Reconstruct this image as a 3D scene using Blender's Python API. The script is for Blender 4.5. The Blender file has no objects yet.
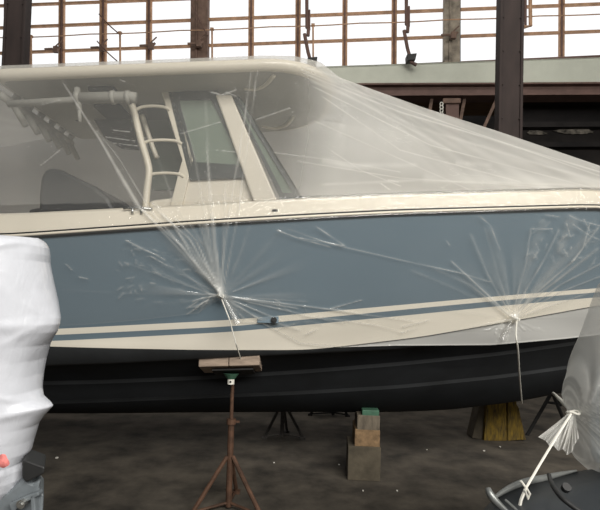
import bpy, bmesh, math, random
import numpy as np
from mathutils import Vector, Matrix, noise
random.seed(7); rng = np.random.default_rng(7)
S = bpy.context.scene
C = S.collection
PI = math.pi

# ------------------------------------------------------------ camera
F, HX, HY = 480.0, 300.0, 286.0
PITCH, ROLL = math.atan(14/480), 0.028
CAM = Vector((0, 0, 1.6))
RM = Matrix.Rotation(PI/2 + PITCH, 3, 'X') @ Matrix.Rotation(ROLL, 3, 'Z')
RMn = np.array(RM)
cd = bpy.data.cameras.new('camera'); cd.sensor_width = 36; cd.lens = F/600*36; cd.clip_start = .02; cd.shift_y = (HY-255)/600
cam = bpy.data.objects.new('camera', cd); C.objects.link(cam)
cam.location = CAM; cam.rotation_euler = RM.to_euler(); S.camera = cam

def ray(px, py): return RM @ Vector(((px-HX)/F, (HY-py)/F, -1))
def bp(px, py, Y):
    d = ray(px, py); return CAM + d*(Y/d.y)
def on_plane(px, py, n, d0):          # n.p = d0
    d = ray(px, py); t = (d0 - n.dot(CAM))/n.dot(d); return CAM + d*t
def floor_pt(px, py, z=0.0):
    d = ray(px, py); return CAM + d*((z-1.6)/d.z)
def to_px(P):                         # P: (n,3)
    q = (P - np.array(CAM)) @ RMn
    return np.stack([HX + F*q[:, 0]/-q[:, 2], HY - F*q[:, 1]/-q[:, 2]], 1)

# ------------------------------------------------------------ materials
def mat(name, col, rough=.6, metal=0, var=0.0, scale=8, bump=0.0, spec=.5, col2=None, stretch=None, coat=0):
    m = bpy.data.materials.new(name); m.use_nodes = True
    nt = m.node_tree; b = nt.nodes['Principled BSDF']
    b.inputs['Roughness'].default_value = rough; b.inputs['Metallic'].default_value = metal
    b.inputs['Specular IOR Level'].default_value = spec
    b.inputs['Coat Weight'].default_value = coat
    tc = nt.nodes.new('ShaderNodeTexCoord'); mp = nt.nodes.new('ShaderNodeMapping')
    nt.links.new(tc.outputs['Object'], mp.inputs[0])
    if stretch: mp.inputs['Scale'].default_value = stretch
    nz = nt.nodes.new('ShaderNodeTexNoise'); nz.inputs['Scale'].default_value = scale; nz.inputs['Detail'].default_value = 6
    nz.inputs['Roughness'].default_value = .62
    nt.links.new(mp.outputs[0], nz.inputs['Vector'])
    cr = nt.nodes.new('ShaderNodeValToRGB')
    c2 = col2 if col2 else tuple(c*(1-var) for c in col)
    c1 = col if col2 else tuple(min(1, c*(1+var*.6)) for c in col)
    cr.color_ramp.elements[0].position = .32; cr.color_ramp.elements[1].position = .68
    cr.color_ramp.elements[0].color = (*c2, 1); cr.color_ramp.elements[1].color = (*c1, 1)
    nt.links.new(nz.outputs[0], cr.inputs[0]); nt.links.new(cr.outputs[0], b.inputs['Base Color'])
    if bump:
        bn = nt.nodes.new('ShaderNodeBump'); bn.inputs['Strength'].default_value = bump; bn.inputs['Distance'].default_value = .02
        nt.links.new(nz.outputs[0], bn.inputs['Height']); nt.links.new(bn.outputs[0], b.inputs['Normal'])
    return m
def sr(r, g, b):
    f = lambda c: (c/255/12.92 if c/255 <= .04045 else ((c/255+.055)/1.055)**2.4)
    return (f(r), f(g), f(b))

M = {}
M['floor'] = mat('stained_concrete', (.085, .072, .056), .85, var=.7, scale=2.6, bump=.5)
M['darkwall'] = mat('shade_dark_wall', (.034, .028, .025), .9, var=.6, scale=.55, bump=.3, col2=(.005, .004, .004))  # near-black: the dark of the unlit hall put into the colour
M['smudge'] = mat('pale_smudge', (.20, .18, .15), .9, var=.9, scale=7)
M['concrete'] = mat('pale_concrete', sr(205, 208, 194), .85, var=.10, scale=1.2)
M['rust'] = mat('rusty_window_steel', sr(186, 148, 118), .8, var=.35, scale=5)
M['pil'] = mat('weathered_pilaster', sr(120, 98, 86), .85, var=.45, scale=4)
M['brownbeam'] = mat('brown_painted_steel', sr(108, 84, 76), .7, var=.25, scale=3)
M['column'] = mat('dark_painted_column', sr(54, 43, 40), .8, var=.4, scale=3, stretch=(1, 1, .25))
M['pil2'] = mat('stained_concrete_pilaster', sr(150, 140, 126), .85, var=.6, scale=3)
M['plank'] = mat('old_planks', sr(112, 88, 64), .85, var=.4, scale=4, stretch=(.4, 3, 3))
M['blue'] = mat('slate_blue_gelcoat', sr(116, 133, 144), .3, var=.04, scale=1, coat=.3)
M['cream'] = mat('cream_gelcoat', sr(216, 208, 192), .35, var=.03, scale=2, coat=.2)
M['white'] = mat('white_gelcoat', sr(244, 237, 222), .35, var=.03, scale=2)
M['black'] = mat('black_antifouling', (.006, .0068, .0078), .7, var=.35, scale=3, spec=.25)
M['lit_strake'] = mat('lit_strake_black', (.026, .028, .030), .6, var=.3, scale=3)  # lighter than the bottom paint: caught light put into the colour
M['rubber'] = mat('black_rubber', (.018, .018, .018), .55, var=.2)
M['chrome'] = mat('steel_fitting', (.55, .55, .53), .25, .9, var=.1)
M['alu'] = mat('cream_powder_tube', sr(214, 206, 188), .35, var=.03)
M['under'] = mat('shaded_underside_grey', sr(150, 148, 140), .6, var=.08, scale=3)  # greyed cream: shade under the hardtop put into the colour
M['seat'] = mat('dark_vinyl', (.02, .022, .025), .5, var=.2)
M['gasket'] = mat('dark_window_gasket', (.012, .02, .02), .4, var=.2)
M['wood'] = mat('grey_pad_wood', sr(158, 140, 124), .85, var=.35, scale=7, stretch=(1, 5, 5), bump=.3)
M['wood2'] = mat('orange_block_wood', sr(138, 112, 82), .85, var=.4, scale=7, stretch=(3, 1, 3), bump=.3)
M['wood3'] = mat('grey_block_wood', sr(112, 102, 88), .85, var=.4, scale=6, stretch=(4, 1, 1), bump=.3)
M['blockc'] = mat('worn_timber_block', sr(92, 84, 70), .9, var=.4, scale=6, bump=.3)
M['green'] = mat('green_paint', sr(70, 110, 88), .6, var=.4, scale=9)
M['standred'] = mat('rusty_stand', sr(92, 66, 50), .75, .2, var=.5, scale=14)
M['standdark'] = mat('dark_stand', (.014, .013, .012), .8, .0, var=.4, scale=14)
M['standgrey'] = mat('grey_stand', (.10, .09, .08), .7, .2, var=.4, scale=14)
M['yellow'] = mat('worn_yellow_paint', sr(150, 122, 40), .8, var=.5, scale=14, col2=sr(70, 58, 34), bump=.3, stretch=(3, 3, .7))
M['string'] = mat('white_cord', sr(225, 222, 212), .6)
M['pink'] = mat('pink_cloth', sr(225, 130, 125), .8, var=.3, scale=60)
M['greyplastic'] = mat('grey_plastic', sr(112, 118, 122), .45, var=.2, scale=12)
M['smallhull'] = mat('dark_grey_hull', sr(40, 44, 48), .4, var=.15)
M['rim'] = mat('grey_rim', sr(120, 122, 120), .35, .4, var=.2)
M['cowl'] = mat('slate_cowl', sr(100, 110, 118), .5, var=.1)

def m_wrap():
    m = mat('white_shrink_wrap', (.64, .655, .705), .3, var=.05, scale=14, bump=.0, coat=.4)
    nt = m.node_tree; b = nt.nodes['Principled BSDF']
    tc = nt.nodes.new('ShaderNodeTexCoord'); mp = nt.nodes.new('ShaderNodeMapping')
    mp.inputs['Rotation'].default_value = (0, .6, 0); mp.inputs['Scale'].default_value = (16, 16, 7)
    nz = nt.nodes.new('ShaderNodeTexNoise'); nz.inputs['Scale'].default_value = 1.0; nz.inputs['Detail'].default_value = 3; nz.inputs['Distortion'].default_value = 1.2
    bn = nt.nodes.new('ShaderNodeBump'); bn.inputs['Strength'].default_value = .16; bn.inputs['Distance'].default_value = .02
    nt.links.new(tc.outputs['Object'], mp.inputs[0]); nt.links.new(mp.outputs[0], nz.inputs['Vector'])
    nt.links.new(nz.outputs[0], bn.inputs['Height']); nt.links.new(bn.outputs[0], b.inputs['Normal'])
    return m
M['wrap'] = m_wrap()

def m_film(name, col=(.88, .87, .83), trans=.45, gloss=.07, crinkle=26, rough=.12, bstr=.5):
    """clear polythene: see-through film whose fold opacity and painted highlights are stored on the mesh (attribute 'fold')"""
    m = bpy.data.materials.new(name); m.use_nodes = True
    nt = m.node_tree; nt.nodes.clear(); N = nt.nodes.new; L = nt.links.new
    out = N('ShaderNodeOutputMaterial')
    at = N('ShaderNodeAttribute'); at.attribute_name = 'fold_glint'
    tr = N('ShaderNodeBsdfTransparent'); tr.inputs[0].default_value = (1, 1, 1, 1)
    di = N('ShaderNodeBsdfDiffuse'); di.inputs[0].default_value = (*col, 1)
    tl = N('ShaderNodeBsdfTranslucent'); tl.inputs[0].default_value = (*col, 1)
    mx = N('ShaderNodeMixShader'); mx.inputs[0].default_value = trans; L(di.outputs[0], mx.inputs[1]); L(tl.outputs[0], mx.inputs[2])
    tc = N('ShaderNodeTexCoord'); nz = N('ShaderNodeTexNoise'); nz.inputs['Scale'].default_value = crinkle; nz.inputs['Detail'].default_value = 4; nz.inputs['Distortion'].default_value = 1.5
    L(tc.outputs['Object'], nz.inputs['Vector'])
    bn = N('ShaderNodeBump'); bn.inputs['Strength'].default_value = bstr; bn.inputs['Distance'].default_value = .012; L(nz.outputs[0], bn.inputs['Height'])
    gl = N('ShaderNodeBsdfGlossy'); gl.inputs['Roughness'].default_value = rough; L(bn.outputs[0], gl.inputs['Normal'])
    m1 = N('ShaderNodeMixShader'); L(at.outputs['Fac'], m1.inputs[0]); L(tr.outputs[0], m1.inputs[1]); L(mx.outputs[0], m1.inputs[2])
    m2 = N('ShaderNodeMixShader'); m2.inputs[0].default_value = gloss; L(m1.outputs[0], m2.inputs[1]); L(gl.outputs[0], m2.inputs[2])
    L(m2.outputs[0], out.inputs[0])
    return m
M['film'] = m_film('clear_polythene')
M['film_roof'] = M['film']
M['bag'] = m_film('milky_polythene', (.80, .79, .75), .4, .05, 30)

def m_glass(name, col, fac=.35):
    m = bpy.data.materials.new(name); m.use_nodes = True
    nt = m.node_tree; nt.nodes.clear(); N = nt.nodes.new; L = nt.links.new
    out = N('ShaderNodeOutputMaterial'); tr = N('ShaderNodeBsdfTransparent'); tr.inputs[0].default_value = (*col, 1)
    gl = N('ShaderNodeBsdfGlossy'); gl.inputs['Roughness'].default_value = .05; gl.inputs[0].default_value = (.6, .66, .62, 1)
    df = N('ShaderNodeBsdfDiffuse'); df.inputs[0].default_value = (.25, .31, .25, 1)
    a = N('ShaderNodeMixShader'); a.inputs[0].default_value = fac; L(tr.outputs[0], a.inputs[1]); L(df.outputs[0], a.inputs[2])
    b = N('ShaderNodeMixShader'); b.inputs[0].default_value = .06; L(a.outputs[0], b.inputs[1]); L(gl.outputs[0], b.inputs[2]); L(b.outputs[0], out.inputs[0])
    return m
M['tint'] = m_glass('green_tinted_glass', (.45, .55, .5), .62)
M['tintdark'] = m_glass('dark_tinted_glass', (.2, .25, .25), .35)
def m_pane():
    m = bpy.data.materials.new('bright_frosted_pane'); m.use_nodes = True
    nt = m.node_tree; nt.nodes.clear(); N = nt.nodes.new; L = nt.links.new
    out = N('ShaderNodeOutputMaterial'); e = N('ShaderNodeEmission'); tc = N('ShaderNodeTexCoord'); nz = N('ShaderNodeTexNoise')
    nz.inputs['Scale'].default_value = .5; cr = N('ShaderNodeValToRGB')
    cr.color_ramp.elements[0].color = (.97, .97, 1, 1); cr.color_ramp.elements[1].color = (1, 1, .98, 1)
    L(tc.outputs['Object'], nz.inputs['Vector']); L(nz.outputs[0], cr.inputs[0]); L(cr.outputs[0], e.inputs[0]); e.inputs[1].default_value = 1.12
    L(e.outputs[0], out.inputs[0]); return m
M['pane'] = m_pane()

# ------------------------------------------------------------ mesh helpers
def obj(name, bm, m, parent=None, smooth=False, bev=0):
    me = bpy.data.meshes.new(name)
    if isinstance(bm, bmesh.types.BMesh):
        bmesh.ops.recalc_face_normals(bm, faces=bm.faces); bm.to_mesh(me); bm.free()
    else: me = bm
    ms = m if isinstance(m, (list, tuple)) else [m]
    for x in ms: me.materials.append(M[x])
    o = bpy.data.objects.new(name, me); C.objects.link(o)
    if parent: o.parent = parent; o.matrix_parent_inverse = Matrix.Translation(-parent.location) if parent.type == 'EMPTY' else Matrix()
    if smooth:
        for p in me.polygons: p.use_smooth = True
    if bev:
        b = o.modifiers.new('bevel', 'BEVEL'); b.width = bev; b.segments = 2; b.limit_method = 'ANGLE'
    return o
def tag(o, label=None, cat=None, group=None, kind=None):
    if label: o['label'] = label
    if cat: o['category'] = cat
    if group: o['group'] = group
    if kind: o['kind'] = kind
    return o
def thing(name, label, cat, loc=(0, 0, 0), group=None):
    o = bpy.data.objects.new(name, None); C.objects.link(o); o.location = loc; o.empty_display_size = .1
    return tag(o, label, cat, group)
def struct(name, bm, m, parent=None, **k):
    o = obj(name, bm, m, parent, **k)
    if not parent: o['kind'] = 'structure'
    return o
def NB(): return bmesh.new()
def box(bm, c, s, rot=None, mi=0):
    c = Vector(c); vs = []
    for z in (-1, 1):
        for x, y in ((-1, -1), (1, -1), (1, 1), (-1, 1)):
            v = Vector((x*s[0]/2, y*s[1]/2, z*s[2]/2))
            if rot is not None: v = rot @ v
            vs.append(bm.verts.new(c+v))
    for f in ((0, 1, 2, 3), (4, 5, 6, 7), (0, 1, 5, 4), (1, 2, 6, 5), (2, 3, 7, 6), (3, 0, 4, 7)):
        bm.faces.new([vs[i] for i in f]).material_index = mi
    return bm
def prism(bm, pts, ext):
    a = [bm.verts.new(p) for p in pts]; b = [bm.verts.new(Vector(p)+Vector(ext)) for p in pts]
    bm.faces.new(a); bm.faces.new(b[::-1])
    n = len(a)
    for i in range(n): bm.faces.new([a[i], a[(i+1) % n], b[(i+1) % n], b[i]])
    return bm
def tube(bm, pts, r, seg=8, caps=True):
    pts = [Vector(p) for p in pts]; n = len(pts); rr = r if isinstance(r, (list, tuple)) else [r]*n
    rings = []; up = None
    for i, p in enumerate(pts):
        t = (pts[min(i+1, n-1)]-pts[max(i-1, 0)]).normalized()
        if up is None: up = Vector((0, 0, 1)) if abs(t.z) < .9 else Vector((1, 0, 0))
        u = t.cross(up).normalized(); v = u.cross(t).normalized(); up = v
        rings.append([bm.verts.new(p+(u*math.cos(a)+v*math.sin(a))*rr[i]) for a in [2*PI*k/seg for k in range(seg)]])
    for i in range(n-1):
        for k in range(seg): bm.faces.new([rings[i][k], rings[i][(k+1) % seg], rings[i+1][(k+1) % seg], rings[i+1][k]])
    if caps: bm.faces.new(rings[0][::-1]); bm.faces.new(rings[-1])
    return bm
def smoothpath(pts, k=6):
    pts = [Vector(p) for p in pts]; out = []
    for i in range(len(pts)-1):
        p0, p1, p2, p3 = pts[max(i-1, 0)], pts[i], pts[i+1], pts[min(i+2, len(pts)-1)]
        for j in range(k):
            t = j/k
            out.append(.5*((2*p1)+(p2-p0)*t+(2*p0-5*p1+4*p2-p3)*t*t+(3*p1-p0-3*p2+p3)*t**3))
    out.append(pts[-1]); return out
def grid_mesh(name, P, nu, nv, fold_glint=None):
    """P (nu*nv,3) row-major (u major)"""
    me = bpy.data.meshes.new(name)
    idx = np.arange(nu*nv).reshape(nu, nv)
    q = np.stack([idx[:-1, :-1], idx[1:, :-1], idx[1:, 1:], idx[:-1, 1:]], -1).reshape(-1, 4)
    me.from_pydata(P.tolist(), [], q.tolist())
    if fold_glint is not None:
        a = me.attributes.new('fold_glint', 'FLOAT', 'POINT'); a.data.foreach_set('value', fold_glint.astype(np.float32))
    me.polygons.foreach_set('use_smooth', [True]*len(me.polygons)); me.update()
    return me

# ------------------------------------------------------------ hall: floor, back wall, windows
bm = NB()
n = 60
for v in [(-16, -6, 0), (16, -6, 0), (16, 18, 0), (-16, 18, 0)]: bm.verts.new(v)
bm.verts.ensure_lookup_table(); bm.faces.new(bm.verts[:])
struct('floor', bm, 'floor')
WN = Vector((.10, 1, 0)).normalized(); WD = WN.dot(Vector((0, 14, 0)))
def W(px, py, off=0.0): return on_plane(px, py, WN, WD-off)
back = WN*1.0
def wprism(bm, quad, off, th): return prism(bm, [W(x, y, off) for x, y in quad], WN*th)
# horizontal element heights on the wall, as lines through photo points
def lin(a, b): return lambda x: a[1]+(b[1]-a[1])*(x-a[0])/(b[0]-a[0])
rD = lin((30, 4), (600, -18)); rA = lin((30, 26), (600, 3.2)); rC = lin((30, 51.5), (600, 30.5))
sill = lin((30, 82), (600, 56.5)); btop = lin((300, 68.5), (600, 57.5)); bbot = lin((300, 83.5), (600, 82))
top = lambda x: -75-(x-300)*.05
# lower wall set back, dark
bm = NB(); prism(bm, [W(-260, 85, -2.0), W(900, 80, -2.0), W(900, 330, -2.0), W(-260, 330, -2.0)], WN*.2)
lw = struct('wall_back_lower', bm, 'darkwall')
bm = NB()
# upper wall strip over the windows
prism(bm, [W(-260, top(-260)-80, 0), W(900, top(900)-80, 0), W(900, top(900), 0), W(-260, top(-260), 0)], WN*.3)
struct('wall_back', bm, 'pil')
# side walls and ceiling
bm = NB(); box(bm, (-13.5, 6, 5), (.3, 24, 10)); struct('wall_left', bm, 'darkwall')
bm = NB(); box(bm, (13.5, 6, 5), (.3, 24, 10)); struct('wall_right', bm, 'darkwall')
bm = NB(); box(bm, (0, 9.5, 12.6), (27, 17, .2)); struct('ceiling', bm, 'darkwall')

bays = [(-140, [-102, -56, -10], 2), (6, [27, 61.5, 103, 149], 191), (209, [251.5, 298.5, 345.5], 395)]
bays = [(-150, [-112, -74, -38], 4), (26, [61.5, 103, 149], 191), (208, [251.5, 298.5, 345.5, 395], 445), (461, [512, 563, 612], 660), (676, [725, 774, 822], 880)]
lineh = lambda f, x0, x1, h: [(x0, f(x0)-h), (x1, f(x1)-h), (x1, f(x1)+h), (x0, f(x0)+h)]
for i, (x0, muls, x1) in enumerate(bays):
    bm = NB(); wprism(bm, [(x0, top(x0)), (x1, top(x1)), (x1, sill(x1)), (x0, sill(x0))], -.12, .03)
    w = struct('window_%d' % (i+1), bm, 'pane')
    for xm in muls:
        wd = 3.2 if xm == 103 else (2.6)
        bm = NB(); wprism(bm, [(xm-wd, top(xm)), (xm+wd, top(xm)), (xm+wd-.9, sill(xm)), (xm-wd-.9, sill(xm))], .0, .1); obj('mullion', bm, 'rust', w)
        bm = NB(); wprism(bm, [(xm-.7, top(xm)), (xm+.7, top(xm)), (xm-.2, sill(xm)), (xm-1.6, sill(xm))], .06, .06); obj('mullion_rib', bm, 'brownbeam', w)
    for f, h in ((rD, 1.0), (rA, 1.1), (rC, 1.1), (lambda x: rD(x)-24, 1.0)):
        bm = NB(); wprism(bm, lineh(f, x0, x1, h), .0, .08); obj('glazing_bar', bm, 'rust', w)
    bm = NB(); wprism(bm, lineh(sill, x0, x1, 1.6), .10, .25); obj('window_sill', bm, 'brownbeam', w)
for k, (a, b) in enumerate([(4, 26), (191, 208), (445, 461), (660, 676)]):
    bm = NB(); wprism(bm, [(a, top(a)), (b, top(b)), (b-1, sill(b)+2), (a-1, sill(a)+2)], .12, .3)
    wprism(bm, [(a+5, top(a)), (a+7, top(a)), (a+6, sill(a)+1), (a+4, sill(a)+1)], .17, .06)
    struct('trim_%d' % (k+1), bm, 'pil2' if k == 2 else 'pil', bev=.01)
bm = NB(); wprism(bm, [(-260, btop(-260)), (900, btop(900)), (900, bbot(900)), (-260, bbot(-260))], .22, .5)
tag(obj('concrete_beam', bm, 'concrete', bev=.02), 'long pale concrete beam running under the tall windows', 'beam', kind='structure')
bm = NB()
wprism(bm, [(-260, bbot(-260)), (900, bbot(900)), (900, bbot(900)+1.5), (-260, bbot(-260)+1.5)], .34, .5)
wprism(bm, [(-260, bbot(-260)+1.5), (900, bbot(900)+1.5), (900, bbot(900)+10.5), (-260, bbot(-260)+10.5)], .16, .1)
wprism(bm, [(-260, bbot(-260)+10.5), (900, bbot(900)+10.5), (900, bbot(900)+12.5), (-260, bbot(-260)+12.5)], .34, .5)
tag(obj('steel_beam', bm, 'brownbeam'), 'dark brown flanged steel beam below the pale concrete beam', 'beam', kind='structure')
# post and braces under the beam
t = thing('support_post', 'brown steel post with bolted collar below the beam, left of the big column', 'post', tuple(W(452, 300, .1)))
bm = NB(); wprism(bm, [(446, 98), (459, 98), (458, 357), (445, 357)], .22, .2); obj('shaft', bm, 'brownbeam', t)
bm = NB(); wprism(bm, [(443, 98), (461, 98), (461, 103), (443, 103)], .30, .1); obj('collar', bm, 'pil', t, bev=.02)
for lab, a, b in (('thin upright steel brace left of the bolted post', (432, 97.5), (428, 122)),
                  ('slanting brace just right of the bolted post', (465, 97), (459, 128)),
                  ('long slanting brace nearest the big right column', (497, 98.5), (482, 132))):
    bm = NB(); wprism(bm, [(a[0]-1.6, a[1]), (a[0]+1.6, a[1]), (b[0]+1.6, b[1]), (b[0]-1.6, b[1])], .1, .1)
    tag(obj('brace', bm, 'pil'), lab, 'brace', 'braces under the beam')
bm = NB()
for k in range(7):
    y0 = 97+k*2.4
    prism(bm, [W(405, y0, -.4-k*.2), W(500, y0-.5, -.4-k*.2), W(500, y0+1.8, -.4-k*.2), W(405, y0+2.1, -.4-k*.2)], WN*.2)
tag(obj('plank_shelf', bm, 'plank'), 'brown timber planking in the dark behind the slanting braces', 'planks')
bm = NB()
for k in range(5):
    c = W(441.5, 104+k*3.3, .35); ring = [c+Vector((.045*math.cos(a), .0, .05*math.sin(a))) for a in np.linspace(0, 2*PI, 9)]
    tube(bm, ring, .016, 6, False)
tag(obj('chain', bm, 'string'), 'short pale chain hanging beside the bolted post', 'chain')
# pale smudges on the dark wall, right
for lab, px, py, w_, h_ in (('broad pale patch on the dark wall right of the big column', 575, 132, 24, 3.2), ('thin pale streak touching the big column', 537, 134, 12, 1.2)):
    bm = NB(); pts = []
    for k in range(26):
        a = 2*PI*k/26; r = .65+.35*random.random()
        pts.append(W(px+w_*math.cos(a)*r, py+h_*math.sin(a)*r-(2.5*max(0, math.cos(a*1.0+2))), -1.96))
    prism(bm, pts, WN*-.03); tag(obj('pale_patch', bm, 'smudge'), lab, 'plaster patch')
for k, y in enumerate((97, 122, 142)):
    bm = NB(); prism(bm, [W(505, y, -1.7), W(900, y-2, -1.7), W(900, y+3, -1.7), W(505, y+5, -1.7)], WN*.3)
    struct('trim_%d' % (k+5), bm, 'darkwall')

# big steel columns in front of the windows
def column(pxl, pxr, Y, lean, label):
    l = bp(pxl, 65, Y).x; r = bp(pxr, 65, Y).x; w = r-l; cx = (l+r)/2
    t = thing('steel_column', label, 'column', (cx, Y, 0), 'columns in front of the windows')
    bm = NB(); box(bm, (cx, Y+.10, 5), (w*.9, .16, 10)); obj('web', bm, 'column', t)
    for s in (-1, 1):
        bm = NB(); box(bm, (cx+s*w*.44, Y+.10, 5), (w*.12, .22, 10)); obj('flange', bm, 'column', t, bev=.01)
    bm = NB()
    for k in range(14):
        for s in (-1, 1):
            bmesh.ops.create_icosphere(bm, subdivisions=1, radius=.018, matrix=Matrix.Translation((cx+s*w*.36, Y+.0, .6+k*.65)))
    obj('rivet', bm, 'column', t)
column(499.5, 523.5, 9.0, 0, 'massive dark brown steel column on the right in front of the windows')
column(1.5, 23, 9.0, 0, 'dark brown steel column at the upper left behind the boat roof')

# wire with posts and crank gear along the windows
bm = NB(); wy = lin((30, 36.5), (600, 13.5))
tube(bm, [W(x, wy(x)+.8*math.sin((x % 90)/90*PI), .5) for x in range(-30, 640, 15)], .016, 6)
tag(obj('overhead_wire', bm, 'rust'), 'thin cable strung along the windows below the top panes', 'wire')
for x, y1 in ((31, 64), (120, 60), (212, 58), (313, 60)):
    bm = NB(); tube(bm, [W(x, wy(x)-1, .5), W(x+.2, y1+5, .5)], .03, 6); box(bm, W(x, wy(x), .5), (.1, .08, .06))
    tag(obj('wire_post', bm, 'rust'), {31: 'thin upright rod holding the cable just right of the left column', 120: 'thin upright rod carrying the cable in the third window pane', 212: 'thin upright rod holding the cable beside the pale pilaster', 313: 'thin upright rod beside the slanting window crank rod'}[x], 'rod', 'rods carrying the cable')
def crank(dx, lab):
    o0 = W(312+dx, 60-dx*.035, .6)
    t = thing('window_crank', lab, 'window crank', tuple(o0), 'window cranks')
    q = lambda x, y, off=.6: W(x+dx, y-dx*.035, off)
    bm = NB(); tube(bm, [q(306.5, -40), q(307, 28), q(308.5, 29), q(308, 36)], .05, 8); tube(bm, [q(309.5, 10), q(309.5, 30)], .03, 6); obj('rod', bm, 'brownbeam', t)
    bm = NB(); tube(bm, [q(304.5, 34), q(308, 52), q(312, 66), q(317, 68.5)], .05, 8); obj('lever', bm, 'brownbeam', t)
    bm = NB(); prism(bm, [q(307.5, 57.5, .7), q(317.5, 56.5, .7), q(316, 63, .7), q(308, 63.5, .7)], (0, .25, 0)); obj('gear_box', bm, 'rubber', t, bev=.01)
crank(0, 'dark slanting window crank rod above the highest part of the draped film')
crank(99.5, 'dark slanting window crank rod nearest the pale-topped pilaster on the right')
t = thing('window_bracket', 'small brown bracket hanging from above just right of the big right column', 'bracket', tuple(W(528, 20, .6)))
bm = NB(); tube(bm, [W(525.5, -30, .6), W(525.5, 25, .6)], .035); obj('rod', bm, 'brownbeam', t)
bm = NB(); tube(bm, [W(530, -30, .6), W(530.5, 26, .6), W(524, 27, .6)], .05); obj('rail_arm', bm, 'rust', t)
lb = ['first', 'second', 'third', 'fourth', 'fifth']
for k, (x, y, d) in enumerate(((52, 49.5, 'left of the first thin mullion'), (98, 48, 'left of the thick second mullion'), (147, 46, 'on the third mullion, above the ladder'), (195, 44, 'on the wide pilaster'), (449, 35.5, 'on the pale-topped pilaster'))):
    bm = NB(); c = W(x, y, .35)
    tube(bm, [c+Vector((-.22, 0, 0)), c+Vector((.0, 0, .02)), c+Vector((.12, 0, -.04)), c+Vector((.24, 0, .10))], .035, 6); box(bm, c+Vector((.12, 0, 0)), (.14, .1, .18))
    tube(bm, [c+Vector((.1, 0, .1)), c+Vector((.28, 0, .28))], .02, 6)
    tag(obj('window_latch', bm, 'pil'), 'small metal window catch '+d, 'catch', 'catches on the windows')

for a, b, lab in (((99, 14), (118, 33), 'thin slanting cable near the thick second mullion, upper'), ((97, 41), (117, 61), 'thin slanting cable near the thick second mullion, just above the boat roof'), ((192, 5), (208, 36), 'thin slanting cable crossing the wide pilaster')):
    bm = NB(); tube(bm, smoothpath([W(a[0], a[1], .62), W((a[0]+b[0])/2, (a[1]+b[1])/2+1, .62), W(b[0], b[1], .62)]), .02, 6)
    tag(obj('slack_cable', bm, 'brownbeam'), lab, 'cable')
# ------------------------------------------------------------ boat
YC = 4.55
PX = np.array([0, 100, 200, 300, 400, 500, 600.])
rail_y = [240, 233, 226, 220, 215, 212, 209]; deck_y = [217, 212, 207, 201, 197, 194, 191]
Yrail = np.array([3.16, 3.12, 3.10, 3.12, 3.18, 3.30, 3.52])
Ych = np.array([3.48, 3.46, 3.47, 3.52, 3.64, 3.82, 4.05])
chine_y = [366, 363, 358, 353, 348, 336, 320]
def crv(px, py, Y, tail):
    pts = [tuple(bp(a, b, c)) for a, b, c in zip(px, py, Y)]+tail
    pts = [(-4.3, pts[0][1]+.10, pts[0][2]+.0)]+pts
    P = np.array(pts)
    def f(s):
        X = P[0, 0]+(P[-1, 0]-P[0, 0])*s
        y = np.interp(X, P[:, 0], P[:, 1]); z = np.interp(X, P[:, 0], P[:, 2])
        return np.stack([X, y, z], -1)
    NS = 241; s = np.linspace(0, 1, NS); A = f(s)
    k = 9; ker = np.hanning(2*k+1); ker /= ker.sum()      # smooth
    B = A.copy()
    for c in (1, 2):
        pad = np.concatenate([2*A[0, c]-A[k:0:-1, c], A[:, c], 2*A[-1, c]-A[-2:-k-2:-1, c]])
        B[:, c] = np.convolve(pad, ker, 'valid')
    B[:, 1] = np.minimum(B[:, 1], YC); B[-1, 1] = YC
    return B
def midrow(px, py, tail):
    px = np.array(px, float); py = np.array(py, float)
    r = np.interp(px, PX, rail_y); c = np.interp(px, PX, chine_y)
    t = np.clip((py-r)/(c-r), 0, 1)
    Y = np.interp(px, PX, Yrail)*(1-t)+np.interp(px, PX, Ych)*t
    return crv(px, py, Y-.03*np.sin(t*PI), tail)
rows = []
R_deck = crv(PX, deck_y, Yrail+.05, [(3.3, 3.95, 2.42), (4.1, 4.3, 2.52), (4.72, YC, 2.6)])
R_rail = crv(PX, rail_y, Yrail, [(3.3, 3.90, 2.30), (4.1, 4.27, 2.41), (4.7, YC, 2.5)])
stT = [(0, 331), (55, 329), (230, 320), (300, 314), (400, 305), (500, 296), (600, 288)]
stB = [(0, 337), (55, 335), (230, 326.5), (300, 320), (400, 310), (500, 300.5), (600, 292)]
bdB = [(0, 342), (55, 341), (230, 332), (300, 325.5), (400, 316), (500, 306), (600, 297)]
bkL = [(0, 345), (100, 348), (200, 350), (310, 350), (420, 337), (500, 323), (600, 305)]
un = lambda l: ([a for a, _ in l], [b for _, b in l])
R_stT = midrow(*un(stT), [(3.4, 4.1, 1.86), (4.45, YC, 2.12)])
R_stB = midrow(*un(stB), [(3.4, 4.12, 1.82), (4.42, YC, 2.08)])
R_bd = midrow(*un(bdB), [(3.4, 4.13, 1.78), (4.40, YC, 2.04)])
R_bk = midrow(*un(bkL), [(3.4, 4.2, 1.70), (4.36, YC, 1.95)])
R_ch = crv(PX, chine_y, Ych, [(3.3, 4.3, 1.62), (4.3, YC, 1.9)])
Yk = np.full(7, YC)
s1 = [382, 380, 376, 370, 362, 352, 338]; s2 = [402, 399, 395, 391, 385, 375, 361]
R_s1 = crv(PX, s1, Ych+(YC-Ych)*.30, [(3.3, 4.38, 1.35), (4.1, YC, 1.6)])
R_s2 = crv(PX, s2, Ych+(YC-Ych)*.62, [(3.3, 4.45, 1.15), (3.9, YC, 1.35)])
keel = [(0, 412), (100, 412), (200, 411), (300, 410.5), (385, 411), (450, 408.5), (520, 400), (570, 390), (600, 382)]
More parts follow.
